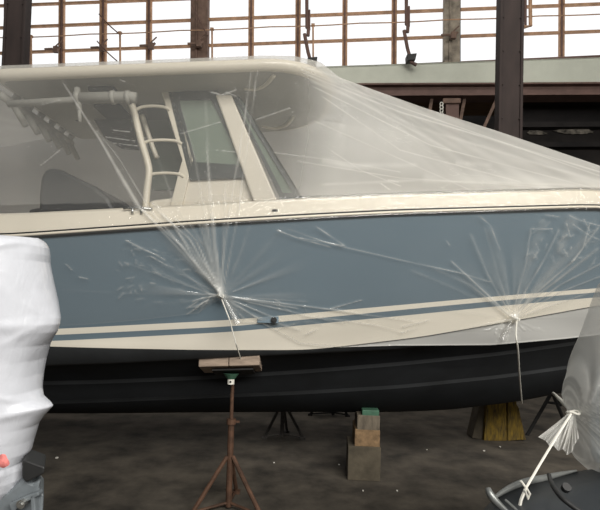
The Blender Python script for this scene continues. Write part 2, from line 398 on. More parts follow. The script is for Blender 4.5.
R_k = crv([a for a, _ in keel], [b for _, b in keel], [YC-.03]*len(keel), [(3.3, YC-.03, .92), (3.75, YC, 1.2)])
def mixr(a, b, t): return a*(1-t)+b*t
def off(r, dy, dz): q = r.copy(); q[:, 1] += dy*np.linspace(1, 1, len(q))*np.clip((YC-r[:, 1])/.3, 0, 1); q[:, 2] += dz; return q
rows = [(R_rail, 'blue')]
for t in (.2, .4, .6, .8):
    r = mixr(R_rail, R_stT, t); r[:, 1] -= -.0*math.sin(t*PI); rows.append((r, 'blue'))
rows += [(R_stT, 'white'), (R_stB, 'blue'), (R_bd, 'white'), (mixr(R_bd, R_bk, .5), 'white'), (R_bk, 'lit_strake'), (R_ch, 'lit_strake'), (off(R_ch, .03, -.012), 'black'),
         (R_s1, 'lit_strake'), (off(R_s1, -.012, -.028), 'black'), (R_s2, 'lit_strake'), (off(R_s2, -.012, -.028), 'black'), (R_k, 'black')]
kb = off(R_k, 0, -.0); kb[:, 1] = YC; kb[:, 2] -= .02; rows.append((kb, None))
hm = ['blue', 'white', 'black', 'lit_strake']
def loft(bm, rws, mirror=True, close_end=True):
    for sgn in ((1, -1) if mirror else (1,)):
        V = []
        for r, _ in rws:
            V.append([bm.verts.new((p[0], YC+(p[1]-YC)*sgn, p[2])) for p in r])
        for i in range(len(V)-1):
            for j in range(len(V[i])-1):
                f = bm.faces.new([V[i][j], V[i][j+1], V[i+1][j+1], V[i+1][j]])
                f.material_index = hm.index(rws[i][1]) if rws[i][1] in hm else 0; f.smooth = True
        if close_end:
            for i in range(len(V)-1):
                pass
    return V
boat = thing('motor_boat', 'large slate blue and cream motor boat with hardtop under clear film, on blocks', 'boat', (0.5, YC, .5))
bm = NB(); loft(bm, rows)
bmesh.ops.remove_doubles(bm, verts=bm.verts, dist=.0005)
# transom
tv = [v for v in bm.verts if abs(v.co.x+4.3) < 1e-3]
tv.sort(key=lambda v: math.atan2(v.co.z-1.6, v.co.y-YC))
f = bm.faces.new(tv); f.material_index = 0
hull = obj('hull', bm, hm, boat)
# gunwale cap + inner wall
g0 = off(R_rail, 0, .012)
rowsg = [(g0, ''), (mixr(g0, R_deck, .12)*1, ''), (R_deck, ''), (off(R_deck, .05, .03), ''), (off(R_deck, .24, .035), ''), (off(R_deck, .27, .0), ''), (off(R_deck, .30, -.6), '')]
bm = NB(); loft(bm, rowsg); bmesh.ops.remove_doubles(bm, verts=bm.verts, dist=.0005); obj('gunwale', bm, 'cream', boat)
bm = NB(); loft(bm, [(off(R_deck, .3, -.55), ''), (np.stack([R_deck[:, 0], np.full(241, YC), R_deck[:, 2]-.55], 1), '')])
obj('deck', bm, 'cream', boat)
# rub rail: twin dark lines with pale strip
bm = NB()
for sg in (1, -1):
    for r, dz in ((R_rail, .004), (R_rail, .032)):
        tube(bm, [(p[0], YC+(p[1]-.010-YC)*sg, p[2]+dz) for p in r[::4]], .0075, 6)
obj('rub_rail', bm, 'rubber', boat, smooth=True)
bm = NB()
for sg in (1, -1): tube(bm, [(p[0], YC+(p[1]-.016-YC)*sg, p[2]+.018) for p in R_rail[::4]], .010, 6)
obj('rub_rail_insert', bm, 'cream', boat, smooth=True)
# keel trim on the stripe, drain fitting, hatch pull, cleat
fit = bp(274, 320, 3.25)
def hull_at(px, py):      # point on near hull side below rail
    best = None
    Rr = np.stack([r for r, _ in rows[:11]]); q = to_px(Rr.reshape(-1, 3)); d = (q[:, 0]-px)**2+(q[:, 1]-py)**2
    o = np.argsort(d)[:4]; w = 1/(d[o]+.5); p = (Rr.reshape(-1, 3)[o]*w[:, None]).sum(0)/w.sum()
    return bp(px, py, p[1])
bm = NB(); c = hull_at(268, 319.5); box(bm, c+Vector((0, -.004, 0)), (.15, .012, .05)); obj('stripe_plate', bm, 'blue', boat, bev=.004)
bm = NB(); c = hull_at(274, 320)+Vector((0, -.014, 0)); tube(bm, [c, c+Vector((0, -.012, 0))], .022, 12); tube(bm, [c+Vector((0, -.012, 0)), c+Vector((0, -.02, 0))], .012, 12); obj('drain_fitting', bm, 'rubber', boat)
bm = NB(); c = bp(275, 210.5, 3.14); box(bm, c, (.035, .02, .012)); obj('deck_slot', bm, 'rubber', boat)
bm = NB(); c = bp(137, 211, 3.15)
tube(bm, [c+Vector((-.09, 0, .015)), c+Vector((-.03, 0, .02)), c+Vector((.03, 0, .02)), c+Vector((.10, 0, .015))], .009, 8)
for dx in (-.03, .03): tube(bm, [c+Vector((dx, 0, .02)), c+Vector((dx, 0, -.02))], .01, 8)
obj('cleat', bm, 'chrome', boat, smooth=True)

# hardtop
TILT = .068
def tl(x): return TILT*(x+1.0)
ZT = 3.44
def top_outline(x0, x1, y0, y1, r, rb, n=10):
    pts = []
    for (cx, cy, a0, rr) in ((x1-r, y0+r, -PI/2, r), (x1-r, y1-r, 0, r), (x0+rb, y1-rb, PI/2, rb), (x0+rb, y0+rb, PI, rb)):
        for k in range(n+1):
            a = a0+PI/2*k/n; pts.append((cx+rr*math.cos(a), cy+rr*math.sin(a)))
    return pts
hy0 = 3.80; hy1 = 2*YC-hy0; hx0, hx1 = -2.53, .25
ZU = 1.6+(300-72)/480*3.80
bm = NB()
lay = []
for ins, z in ((.05, ZU), (.0, ZU+.02), (0, ZU+.075), (.03, ZU+.095), (.12, ZU+.103)):
    lay.append([bm.verts.new((x, y, z+tl(x))) for x, y in top_outline(hx0+ins, hx1-ins, hy0+ins, hy1-ins, .58, .08)])
for a, b in zip(lay, lay[1:]):
    for k in range(len(a)): bm.faces.new([a[k], a[(k+1) % len(a)], b[(k+1) % len(a)], b[k]]).smooth = True
bm.faces.new(lay[0][::-1]).material_index = 1; bm.faces.new(lay[-1])
hard = obj('hardtop', bm, ['cream', 'under'], boat)
def panel_under(name, x0, x1, y0, y1, m, dz=.012):
    bm = NB(); prism(bm, [(x, y, ZU-dz+tl(x)) for x, y in top_outline(x0, x1, y0, y1, .04, .04, 4)], (0, 0, dz)); return obj(name, bm, m, hard)
for (a, b, c, d) in ((-1.85, -1.62, 4.0, 4.2), (-1.95, -1.7, 4.35, 4.7), (-1.6, -1.3, 4.4, 4.8)): panel_under('underside_hatch', a, b, c, d, 'seat')
# curved grab rails under the front
for (pts) in ([(244, 88), (255, 89), (266, 84), (274, 75)], [(262, 126), (275, 128), (286, 125), (293, 117)]):
    bm = NB(); Yh = lambda py: (ZU+.03-1.6)*480/(300-py)
    tube(bm, smoothpath([bp(x, y, Yh(y)) for x, y in pts]), .018, 8); obj('grab_rail', bm, 'alu', hard, smooth=True)
# rear rod holders along the back edge
for k in range(6):
    y = 4.15+k*.2; Zr = ZU+tl(hx0); bm = NB(); tube(bm, [(hx0+.02, y, Zr+.02), (hx0-.02, y, Zr-.06), (hx0-.02+.10, y+.03, Zr-.24)], [.035, .035, .028], 8)
    obj('rod_holder', bm, 'under', hard, smooth=True)
bm = NB(); tube(bm, [(hx0-.01, 3.95, Zr-.06), (hx0-.01, 5.2, Zr-.06)], .035, 8); obj('rear_tube', bm, 'under', hard, smooth=True)
YS = 4.16      # near side of the console
u = lambda px, py, dy=0: bp(px, py, YS+dy)
# cross tube under top
bm = NB(); tube(bm, [u(8, 104, -.22), u(75, 100, -.22), u(130, 98, -.22)], .028, 10); tube(bm, [u(76, 98, -.22), u(130, 97, -.22), u(136, 98, -.22)], .045, 10)
for x in (78, 113, 128): tube(bm, [u(x-2, 97.5, -.22), u(x+2, 97.5, -.22)], .056, 10)
tube(bm, [u(77, 88, -.22), u(79, 110, -.22)], .026, 8); tube(bm, [u(79, 108, -.22), u(80, 122, -.22)], .016, 8)
obj('cross_tube', bm, 'under', boat, smooth=True)
for a, b in (([(87, 108), (128, 108), (139, 150), (121, 148), (105, 138)], 'seat'), ([(34, 88), (70, 87), (73, 97), (45, 98)], 'seat'), ([(52, 104), (74, 104), (80, 122), (66, 117)], 'seat')):
    bm = NB(); prism(bm, [u(x, y, .55) for x, y in a], (0, .02, 0)); obj('dark_backing', bm, b, boat)  # added dark sheets, standing in for the dim background behind the film
# tower frame / ladder
bm = NB(); tube(bm, smoothpath([u(128, 92), u(134, 112), u(141, 140), u(147, 160), u(149, 172), u(147, 190), u(145, 214)]), .030, 10); obj('ladder_rail', bm, 'alu', boat, smooth=True)
for (a, b, y) in ((136, 170, 110), (143, 182, 144), (147, 184, 177)):
    bm = NB(); tube(bm, smoothpath([u(a, y), u(a+6, y-3), u((a+b)/2, y-4), u(b-6, y-3), u(b, y)]), .014, 8); obj('ladder_rung', bm, 'alu', boat, smooth=True)
for pts in ([(168, 122), (172, 108), ],):
    pass
bm = NB(); tube(bm, smoothpath([u(142, 115, .25), u(152, 145, .25), u(157, 158, .25)]), .022, 8); obj('inner_post', bm, 'alu', boat, smooth=True)
def sidepoly(name, pts, m, dy=0, th=.05, bev=.008, parent=None):
    bm = NB(); prism(bm, [u(x, y, dy) for x, y in pts], (0, th, 0)); return obj(name, bm, m, parent or boat, bev=bev)
sidepoly('window_pillar', [(160, 88), (172, 88), (194, 160), (190, 172), (180, 214), (168, 214), (179, 170), (182, 160)], 'alu')
dk = sidepoly('screen_panel', [(145, 112), (165, 112), (182, 158), (176, 190), (152, 190)], 'tintdark', dy=.6)
# console body
bm = NB(); prism(bm, [u(x, y, .03) for x, y in ((186, 172), (253, 178), (278, 216), (140, 216), (150, 200), (181, 196))], (0, .85, 0)); obj('console', bm, 'cream', boat, bev=.03)
bm = NB(); prism(bm, [u(x, y, .0) for x, y in smoothpath([(195, 214, 0), (197, 200, 0), (206, 194, 0), (230, 194, 0), (250, 200, 0), (256, 214, 0)], 5) and [(195, 216), (197, 202), (203, 196), (212, 194), (232, 194), (243, 196), (251, 203), (256, 216)]], (0, .05, 0)); obj('console_door', bm, 'cream', boat, bev=.01)
# side window with dark gasket
fr = [(168, 91), (218, 91), (258, 177), (190, 180)]
inn = [(177, 98), (212, 97.5), (244, 166), (246, 168.5), (195, 163)]
inn = [(179, 100), (211, 99.5), (243, 165), (196, 162)]
def frame_poly(name, outer, inner, m, dy, th, parent):
    bm = NB(); fa = [bm.verts.new(u(x, y, dy)) for x, y in outer]; fb = [bm.verts.new(u(x, y, dy)) for x, y in inner]
    ba = [bm.verts.new(v.co+Vector((0, th, 0))) for v in fa]; bb = [bm.verts.new(v.co+Vector((0, th, 0))) for v in fb]
    n = len(fa)
    for i in range(n):
        j = (i+1) % n
        bm.faces.new([fa[i], fa[j], fb[j], fb[i]]); bm.faces.new([ba[i], ba[j], bb[j], bb[i]])
        bm.faces.new([fa[i], fa[j], ba[j], ba[i]]); bm.faces.new([fb[i], fb[j], bb[j], bb[i]])
    return obj(name, bm, m, parent)
sw = frame_poly('side_window', fr, inn, 'gasket', 0, .03, boat)
bm = NB(); prism(bm, [u(x, y, .01) for x, y in inn], (0, .008, 0)); obj('pane', bm, 'tint', sw)
sidepoly('window_post', [(215, 94), (231, 94), (283, 214), (258, 214)], 'cream', dy=-.04, th=.07, bev=.015)
# front windscreen, raked, spans the width
bm = NB(); a = [u(233, 96, .0), u(246, 96, .75), u(300, 200, .75), u(296, 200, .0)]
wsf = []
fs = frame_poly('windscreen', [(233, 97), (240, 97), (304, 200), (281, 200)], [(237, 103), (239, 104), (293, 193), (283, 193)], 'gasket', 0, .04, boat)
bm = NB(); prism(bm, [u(x, y, .015) for x, y in [(237, 103), (239, 104), (293, 193), (283, 193)]], (0, .01, 0)); obj('pane', bm, 'tint', fs)
bm = NB(); prism(bm, [u(240, 97, 0), u(304, 200, 0), u(300, 200, .85), u(236, 97, .85)], (-.02, 0, 0)); obj('front_pane', bm, 'tintdark', fs)
# seat (covered, dark) near the stern
prof = [(38, 214), (38, 195), (40, 178), (44, 169), (52, 167), (62, 170), (78, 178), (95, 186), (108, 197), (118, 214)]
bm = NB(); prism(bm, [bp(x, y, 4.1) for x, y in prof], (0, .8, 0)); obj('covered_seat', bm, 'seat', boat, bev=.06)
bm = NB(); prism(bm, [bp(x, y, 4.3) for x, y in ((28, 214), (29, 209), (40, 207), (46, 214))], (0, .3, 0)); obj('cushion', bm, 'seat', boat, bev=.02)

# ------------------------------------------------------------ clear film draped over the boat
def interp_rows(R, X): return np.interp(X, R[:, 0], R[:, 1]), np.interp(X, R[:, 0], R[:, 2])
NX, X0, X1 = 620, -4.2, 4.55
XS = np.concatenate([np.linspace(X0, -2.6, 40)[:-1], np.linspace(-2.6, 3.1, 540), np.linspace(3.1, X1, 42)[1:]]); NX = len(XS)
TX = [-4.2, -2.60, -0.35, -0.1, .12, .29, 1.05, 1.79, 2.76, 3.6, 4.55]
TY = [3.5, 3.775, 3.775, 3.80, 3.92, 4.06, 4.2, 4.3, 4.42, 4.48, 4.52]
TZp = [None, None, None, None, None, (330, 77.5), (420, 107.5), (500, 132.5), (600, 166), None, None]
ztop = ZU+.092
TZ = [3.15, ztop+tl(-2.6), ztop+tl(-.35), ztop+tl(-.1), ztop+tl(.12)+.002, bp(330, 77.5, 4.06).z, bp(420, 107.5, 4.2).z, bp(500, 132.5, 4.3).z, bp(600, 166, 4.42).z, 2.72, 2.63]
tY = np.interp(XS, TX, TY); tZ = np.interp(XS, TX, TZ)
def sm(a, k=5):
    ker = np.hanning(2*k+1); ker /= ker.sum(); return np.convolve(np.pad(a, k, 'edge'), ker, 'valid')
tY = sm(tY); tZ = sm(tZ, 4)
dY, dZ = interp_rows(R_deck, XS); rY, rZ = interp_rows(R_rail, XS); kY, kZ = interp_rows(R_bk, XS)
# bottom hem as photo points -> z on side surface
hem = [(-60, 328), (0, 327), (80, 325), (140, 320), (200, 313), (216, 302), (224, 300), (234, 322), (262, 324), (300, 345), (340, 349.5), (400, 347.5), (500, 347), (580, 341), (640, 335)]
hX, hZ = [], []
for px, py in hem:
    Yh = 3.35+max(0, px-300)/300*.35
    p = bp(px, py, Yh); hX.append(p.x); hZ.append(p.z)
hz = np.interp(XS, hX, hZ)
NV_top, NV_side = 170, 170
def side_pt(z):     # Y of the film on the hull side at height z (vector over XS)
    Y = np.where(z > rZ, dY+(rY-dY)*np.clip((dZ-z)/(dZ-rZ), 0, 1), rY+(kY-rY)*(rZ-z)/(rZ-kZ))
    Yb = kY+.02
    return np.where(z < kZ, Yb-.0, Y)
P = []; 
for j in range(NV_top):
    t = j/(NV_top-1)
    y = tY+(dY-.02-tY)*t; z = tZ+(dZ+.03-tZ)*t
    sag = .05*math.sin(PI*t)*np.clip((XS+2.4)/.4, 0, 1); y = y+sag*.6; z = z-sag*.5
    P.append(np.stack([XS, y, z], 1))
for j in range(1, NV_side+1):
    t = j/NV_side
    z = dZ+.03+(hz-dZ-.03)*t
    y = side_pt(z)-.025
    P.append(np.stack([XS, y, z], 1))
NVn = len(P)
P = np.stack(P, 1)                         # (NX, NV, 3)
Pf = P.reshape(-1, 3)
pix = to_px(Pf); qx, qy = pix[:, 0], pix[:, 1]
def seg_dist(pl, qx, qy):
    best = np.full(len(qx), 1e9); tt = np.zeros(len(qx)); L = sum(math.dist(a, b) for a, b in zip(pl, pl[1:])); acc = 0
    for a, b in zip(pl, pl[1:]):
        l = math.dist(a, b); dx, dy = (b[0]-a[0])/l, (b[1]-a[1])/l
        s = np.clip((qx-a[0])*dx+(qy-a[1])*dy, 0, l)
        d = np.hypot(qx-a[0]-dx*s, qy-a[1]-dy*s); m = d < best
        best[m] = d[m]; tt[m] = (acc+s[m])/L; acc += l
    return best, tt
K1, K2 = (222, 296), (513, 319)
H1, H2 = (222, 296), (513, 319)
folds = []  # creases with their highlights painted in as whiter, more opaque streaks
def fold_glint(pts, w, a, w1=None, a1=None, br=.5): folds.append((pts, w, w1 if w1 is not None else w, a, a1 if a1 is not None else a, br))
# from knot 1 (end) upwards
fold_glint([(205, 90), (210, 205), (216, 260), K1], 2.5, .05, 3, .45)
fold_glint([(252, 66), (243, 130), (229, 215), (222, 270), K1], 1.2, .35, 2.2, .40)
fold_glint([(258, 66), (248, 140), (238, 215), (226, 275), K1], 1.0, .30, 2.0, .40)
fold_glint([(184, 215), (203, 245), K1], 4, .18, 3, .5)
fold_glint([(150, 200), (170, 222), (200, 262), K1], 3.5, .30, 3, .5)
fold_glint([(140, 208), (180, 245), K1], 1.3, .6, 2, .6)
fold_glint([(160, 212), (190, 240), (212, 275), K1], 1.3, .6, 2, .5)
fold_glint([(172, 215), (196, 240), K1], 1.0, .5, 2, .5)
fold_glint([(172, 222), (196, 262), (216, 288)], 1.4, .6, 1.2, .4)
fold_glint([(60, 78), (100, 140), (140, 208), (175, 245), K1], 1.6, .30, 2.5, .45)
fold_glint([(95, 130), (118, 172), (138, 206)], 1.8, .15, 4.5, .38)
fold_glint([(95, 128), (120, 160), (150, 210), (185, 250)], 1.0, .22, 1.5, .4)
fold_glint([(155, 150), (175, 205), (200, 250), K1], 1.0, .16, 1.5, .3)
fold_glint([(180, 100), (195, 160), (205, 215), (214, 260), K1], 1.0, .10, 2, .35)
fold_glint([(206, 145), (212, 205), K1], 1.2, .25, 1.6, .4)
fold_glint([(226, 180), (224, 225), K1], 2.5, .12, 2, .4)
fold_glint([(212, 212), (215, 250), K1], 3.5, .25, 2, .45)
fold_glint([(196, 215), (212, 262)], 2.0, .2, 2, .35)
fold_glint([(250, 225), (240, 255), K1], 3.0, .06, 2, .25)
fold_glint([(285, 225), (255, 260), K1], 5.0, .04, 3, .15)
for (x, y, w, a) in ((124, 262, 1.2, .22), (150, 268, 1.6, .2), (178, 268, 1.3, .25), (180, 303, 2.0, .18), (198, 314, 1.5, .3), (205, 303, 1.5, .35), (60, 290, 2, .05)):
    fold_glint([(x, y), (K1[0]-12, K1[1]-(2 if y < 290 else -1)), K1], w, a*.5, 1.2, a*1.6)
for (x, y, w, a) in ((300, 309, 1.0, .5), (360, 313, 1.2, .5), (335, 322, 1.0, .4), (284, 322, 1.2, .45), (262, 321, 1.6, .4), (245, 320, 3.0, .35), (238, 326, 2.5, .4), (310, 302, .8, .3), (420, 322, .8, .3)):
    fold_glint([(x, y), K1], w, a, 1.3, a*.9)
fold_glint([(186, 309), (203, 298), (222, 296)], 1, .5, 1, .6)
fold_glint([(186, 315), (208, 300)], .9, .6)
# crinkle flecks left of knot
for pl in ([(131, 244), (148, 252), (160, 256)], [(125, 240), (140, 247), (165, 260)], [(66, 264), (72, 270)], [(78, 277), (88, 279)], [(150, 256), (168, 266)], [(192, 302), (202, 298), (208, 304)],
           [(195, 310), (204, 301)], [(276, 330), (300, 322)], [(305, 335), (318, 329)], [(210, 92), (222, 95), (236, 90)], [(132, 212), (140, 209), (150, 212)],
           [(276, 230), (300, 239), (330, 247)], [(315, 226), (345, 246), (300, 238)], [(330, 309), (362, 300)]):
    fold_glint(pl, 1.3, .5, .9, .45)
# long crease across the hull
fold_glint([(285, 228), (330, 244), (400, 260), (460, 273), (490, 282)], .9, .45, .9, .5)
fold_glint([(300, 316), (340, 320), (380, 326), (405, 333)], .9, .5, .8, .3)
# knot 2 fan
for pl, w0, w1, a0, a1 in (
    ([(420, 262), (470, 285), K2], 3, 1.5, .04, .3), ([(450, 260), (482, 290), K2], 1.5, 1.5, .35, .75), ([(410, 270), (440, 282), (480, 300)], 3, 2, .12, .1),
    ([(470, 232), (488, 275), K2], 3, 1.2, .12, .45), ([(484, 225), (500, 280), K2], 2.5, 1.5, .05, .25), ([(531, 228), (526, 262), (516, 300), K2], 1.4, 1.2, .35, .4),
    ([(560, 228), (545, 258), (526, 290), K2], 2.0, 1.5, .22, .4), ([(600, 225), (572, 262), (530, 298), K2], 2, 1.5, .35, .45), ([(600, 247), (560, 278), (526, 304), K2], 3, 2, .3, .4),
    ([(604, 262), (560, 285), K2], 1.5, 1.3, .35, .4), ([(604, 275), (560, 292), K2], 1.2, 1.2, .3, .35), ([(604, 288), (550, 306), K2], 1.2, 1.2, .25, .35), ([(500, 330), K2], 5, 2, .25, .5), ([(505, 345), K2], 5, 2, .2, .5),
    ([(520, 345), K2], 3, 2, .2, .4), ([(495, 335), (500, 324), K2], 1.2, 1.2, .5, .5), ([(470, 327), K2], 1.5, 1.2, .1, .3), ([(545, 332), K2], 1.5, 1, .1, .3)):
    fold_glint(pl, w0, a0, w1, a1)
for pl in ([(530, 229), (552, 229)], [(568, 215), (578, 220), (600, 226)], [(572, 224), (590, 236), (600, 240)], [(590, 222), (582, 250), (572, 262)], [(545, 215), (560, 217)], [(566, 223), (570, 236)], [(446, 240), (450, 246)], [(583, 218), (590, 232)],
           [(478, 215), (490, 225), (500, 250)]):
    fold_glint(pl, 1.3, .35, .9, .45)
fold_glint([(402, 327), (430, 320)], 1.8, .4, 1.2, .3); fold_glint([(400, 333), (418, 328)], 1.5, .4, 1, .3)
RS = random.Random(5)
for (cx, cy, sx, sy, n_, K) in ((165, 275, 50, 28, 70, K1), (260, 308, 40, 12, 22, K1), (565, 240, 34, 22, 46, K2), (505, 330, 14, 12, 22, K2), (330, 320, 50, 7, 16, K1)):
    for _ in range(n_):
        x, y = cx+RS.uniform(-sx, sx), cy+RS.uniform(-sy, sy); an = math.atan2(K[1]-y, K[0]-x)+RS.gauss(0, .5); l = RS.uniform(2.5, 10)
        fold_glint([(x, y), (x+l*math.cos(an), y+l*math.sin(an))], RS.uniform(.7, 1.8), RS.uniform(.1, .45)*RS.random()+.05)
for pl, w, a in (([(180, 222), (200, 258), K1], 5, .2), ([(165, 225), (192, 260), K1], 5, .18), ([(205, 222), (212, 262), K1], 6, .22), ([(590, 235), (555, 268), K2], 9, .16), ([(575, 215), (560, 250)], 12, .14), ([(545, 218), (530, 260), K2], 8, .12),
                 ([(490, 225), (502, 270), K2], 8, .08), ([(228, 300), (250, 316), (300, 330)], 5, .16), ([(505, 325), (497, 342)], 7, .25)):
    fold_glint(pl, w, a, w*.5, a*1.8)
# upper right tent folds: run from the roof front to the bow
for k, (a, b, c, w, al) in enumerate((((300, 72), (400, 112), (600, 172), 1.5, .5), ((305, 78), (420, 128), (600, 182), 2.5, .35), ((310, 85), (430, 145), (600, 190), 1.2, .5),
        ((320, 95), (400, 150), (520, 182), 1.2, .35), ((318, 80), (365, 105), (450, 150), 2.0, .3), ((312, 120), (380, 150), (470, 190), 1.2, .3), ((300, 66), (360, 84), (600, 160), 2, .5), ((296, 68), (380, 100), (600, 176), 1.2, .4),
        ((330, 150), (360, 170), (400, 186), 1.0, .35), ((290, 160), (400, 178), (560, 188), 1.0, .3), ((270, 152), (330, 160), (400, 172), 1.0, .35), ((318, 185), (420, 180), (600, 186), 2.5, .25))):
    fold_glint([a, b, c], w, al, w, al*.9)
fold_glint([(320, 160), (350, 166), (415, 165)], 6.0, .35, 4, .35); fold_glint([(455, 163), (490, 165)], 5.0, .3, 4.0, .2); fold_glint([(340, 120), (420, 150)], 26, .16, 20, .16); fold_glint([(420, 178), (600, 182)], 9, .25, 9, .25)  # first two streaks: warm light glow painted into the film opacity
fold_glint([(380, 183), (390, 190)], 1, .5); fold_glint([(388, 180), (398, 182)], 1, .5)
for a, b in (((225, 92), (236, 96)), ((120, 80), (126, 82)), ((112, 130), (130, 132)), ((105, 137), (135, 141)), ((112, 143), (138, 146)), ((40, 105), (60, 100)), ((40, 166), (60, 150)), ((180, 134), (220, 122)), ((215, 150), (235, 152)), ((255, 120), (290, 108))):
    fold_glint([a, b], .9, .35)
# base milkiness
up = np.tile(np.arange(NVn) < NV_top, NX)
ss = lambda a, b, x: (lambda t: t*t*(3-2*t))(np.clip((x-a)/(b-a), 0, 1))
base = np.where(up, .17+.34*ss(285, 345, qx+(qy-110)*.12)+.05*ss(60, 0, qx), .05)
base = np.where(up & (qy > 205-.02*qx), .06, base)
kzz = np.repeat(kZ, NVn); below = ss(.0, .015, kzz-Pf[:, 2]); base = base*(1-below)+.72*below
hemdist = Pf[:, 2]-np.repeat(hz, NVn); base = base+.35*ss(.018, .0, hemdist)*(qx > 225)*(~up)+.10*ss(.008, .0, hemdist)*(~up)
# noise
nv = np.array([noise.noise((x*1.2+z*.8, y, z*5)) for x, y, z in Pf[::1].tolist()])
nf = np.array([abs(noise.noise((x*7+z*9, z*14-x*3, 3.1))) for x, y, z in Pf.tolist()])
nd = np.array([noise.noise((x*3.2+7, y*2, z*4.1)) for x, y, z in Pf.tolist()])
crk = ss(.035, .0, nf)*ss(.05, .35, nd)         # sparse fine crinkles
dens = .04+.20*np.exp(-((qx-200)**2/70**2+(qy-275)**2/35**2))+.22*np.exp(-((qx-565)**2/50**2+(qy-240)**2/30**2))+.10*up*ss(320, 380, qx)
ax, ay = qx-285, qy-40; aa = np.arctan2(ay, ax); ar = np.hypot(ax, ay)
pl1 = np.array([noise.noise((a*11, r*.004, 8.0)) for a, r in zip(aa.tolist(), ar.tolist())])
pl2 = np.array([noise.noise((a*34, r*.006, 2.0)) for a, r in zip(aa.tolist(), ar.tolist())])
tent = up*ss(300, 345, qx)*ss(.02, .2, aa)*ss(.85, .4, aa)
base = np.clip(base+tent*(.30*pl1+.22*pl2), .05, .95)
val = base*(1+.25*nv)+crk*dens
disp = np.zeros(len(qx))
for pts, w0, w1, a0, a1, br in folds:
    xs = [p[0] for p in pts]; ys = [p[1] for p in pts]; mg = 12
    m = (qx > min(xs)-mg) & (qx < max(xs)+mg) & (qy > min(ys)-mg) & (qy < max(ys)+mg)
    if not m.any(): continue
    d, t = seg_dist(pts, qx[m], qy[m]); w = (w0+(w1-w0)*t)*.55; a = a0+(a1-a0)*t
    g = np.exp(-(d/w)**2)
    mod = .68+.6*np.array([noise.noise((tt*7+len(pts)*3.3+pts[0][0]*.37, pts[0][1]*.11, 0)) for tt in t.tolist()])
    g = g*np.clip(1.45*a*mod, 0, 1)*ss(0, .04, t)
    val[m] = 1-(1-np.clip(val[m], 0, 1))*(1-g); disp[m] += g*.012
# fan streak function around the knots (pleats)
for K, R_, s, a0_ in ((K1, 100, -1, .34), (K2, 90, -1, .22)):
    dx, dy = qx-K[0], qy-K[1]; r = np.hypot(dx, dy)+1e-3; an = np.arctan2(dy, dx)
    nn = np.array([noise.noise((a*7.0, rr*.006, K[0])) for a, rr in zip(an.tolist(), r.tolist())])
    g = a0_*ss(.0, .45, nn)*ss(R_, 5, r)*(dy < 12)
    val = 1-(1-val)*(1-g); disp += g*.03
    val = 1-(1-val)*(1-.6*np.exp(-(r/3.5)**2)); disp += .03*np.exp(-(r/5)**2)
Pf[:, 1] -= disp*np.where(up, .6, .9)
val = np.clip(val, .02, .96)
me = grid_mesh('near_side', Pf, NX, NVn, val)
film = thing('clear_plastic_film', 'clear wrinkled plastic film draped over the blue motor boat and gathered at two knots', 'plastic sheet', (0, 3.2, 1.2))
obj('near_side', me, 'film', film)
# roof + far side
sub = slice(0, NX, 3); Xr = XS[sub]; tYr, tZr = tY[sub], tZ[sub]
rowsR = []
for t in np.linspace(0, 1, 14): rowsR.append(np.stack([Xr, tYr+(2*YC-2*tYr)*t, tZr+.02*math.sin(PI*t)], 1))
PR = np.stack(rowsR, 1).reshape(-1, 3)
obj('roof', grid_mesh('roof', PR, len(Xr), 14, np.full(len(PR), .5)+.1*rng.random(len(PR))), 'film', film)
rowsF = []
dYf, dZf = dY[sub], dZ[sub]
for t in np.linspace(0, 1, 60):
    y = 2*YC-tYr+((2*YC-dYf+.02)-(2*YC-tYr))*t; z = tZr+(dZf+.03-tZr)*t
    rowsF.append(np.stack([Xr, y, z], 1))
for t in np.linspace(0.05, 1, 12): rowsF.append(np.stack([Xr, 2*YC-dYf+.03-.1*t, dZf+.03-.6*t], 1))
PF = np.stack(rowsF, 1).reshape(-1, 3)
nn = np.array([noise.noise((x*1.4+z*1.5, y*.5, z*2-x*.6)) for x, y, z in PF.tolist()])
PF[:, 1] += nn*.05
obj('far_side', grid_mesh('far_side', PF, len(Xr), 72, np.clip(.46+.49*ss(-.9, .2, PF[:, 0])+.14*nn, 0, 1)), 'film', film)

def knot(px, py, Y, lab, low, extra):
    pass
# gathered tail of film at each knot + cords
for K, tail, lab in ((K1, [(222, 296), (227, 303), (232, 312), (238, 324)], 1), (K2, [(513, 319), (509, 325), (505, 333), (502, 340)], 2)):
    bm = NB(); c = hull_at(*K)+Vector((0, -.05, 0))
    tube(bm, [bp(x, y, c.y-.01) for x, y in tail], [.006, .014, .02, .028], 12, False)
    me = bpy.data.meshes.new('gathered_tail'); bm.to_mesh(me); bm.free()
    a = me.attributes.new('fold_glint', 'FLOAT', 'POINT'); a.data.foreach_set('value', [.10+.25*((i % 3) == 0) for i in range(len(me.vertices))])
    o = obj('gathered_tail', me, 'film', film, smooth=True)
k1 = hull_at(*K1)+Vector((0, -.07, 0)); k2 = hull_at(*K2)+Vector((0, -.07, 0))
def torus_pts(c, r, n=14, ax=0): return [c+Vector((r*math.cos(a), .4*r*math.sin(a*2), r*math.sin(a)*.6)) for a in np.linspace(0, 2*PI, n)]
bm = NB()
tube(bm, torus_pts(k1, .022), .004, 6, False)
tube(bm, [k1, bp(229, 318, k1.y), bp(236, 344, 3.3), bp(243, 366, 3.62)], .0045, 6)
tube(bm, smoothpath([bp(243, 366, 3.60), bp(248, 363, 3.60), bp(253, 366, 3.60), bp(250, 369.5, 3.60), bp(240, 369, 3.60), bp(237, 366.5, 3.6), bp(244, 365, 3.6)]), .007, 6)
tag(obj('tie_cord', bm, 'string'), 'white cord from the left film knot down to the wooden stand pad', 'cord', 'cords tying down the film')
bm = NB(); tube(bm, torus_pts(k2, .02), .004, 6, False)
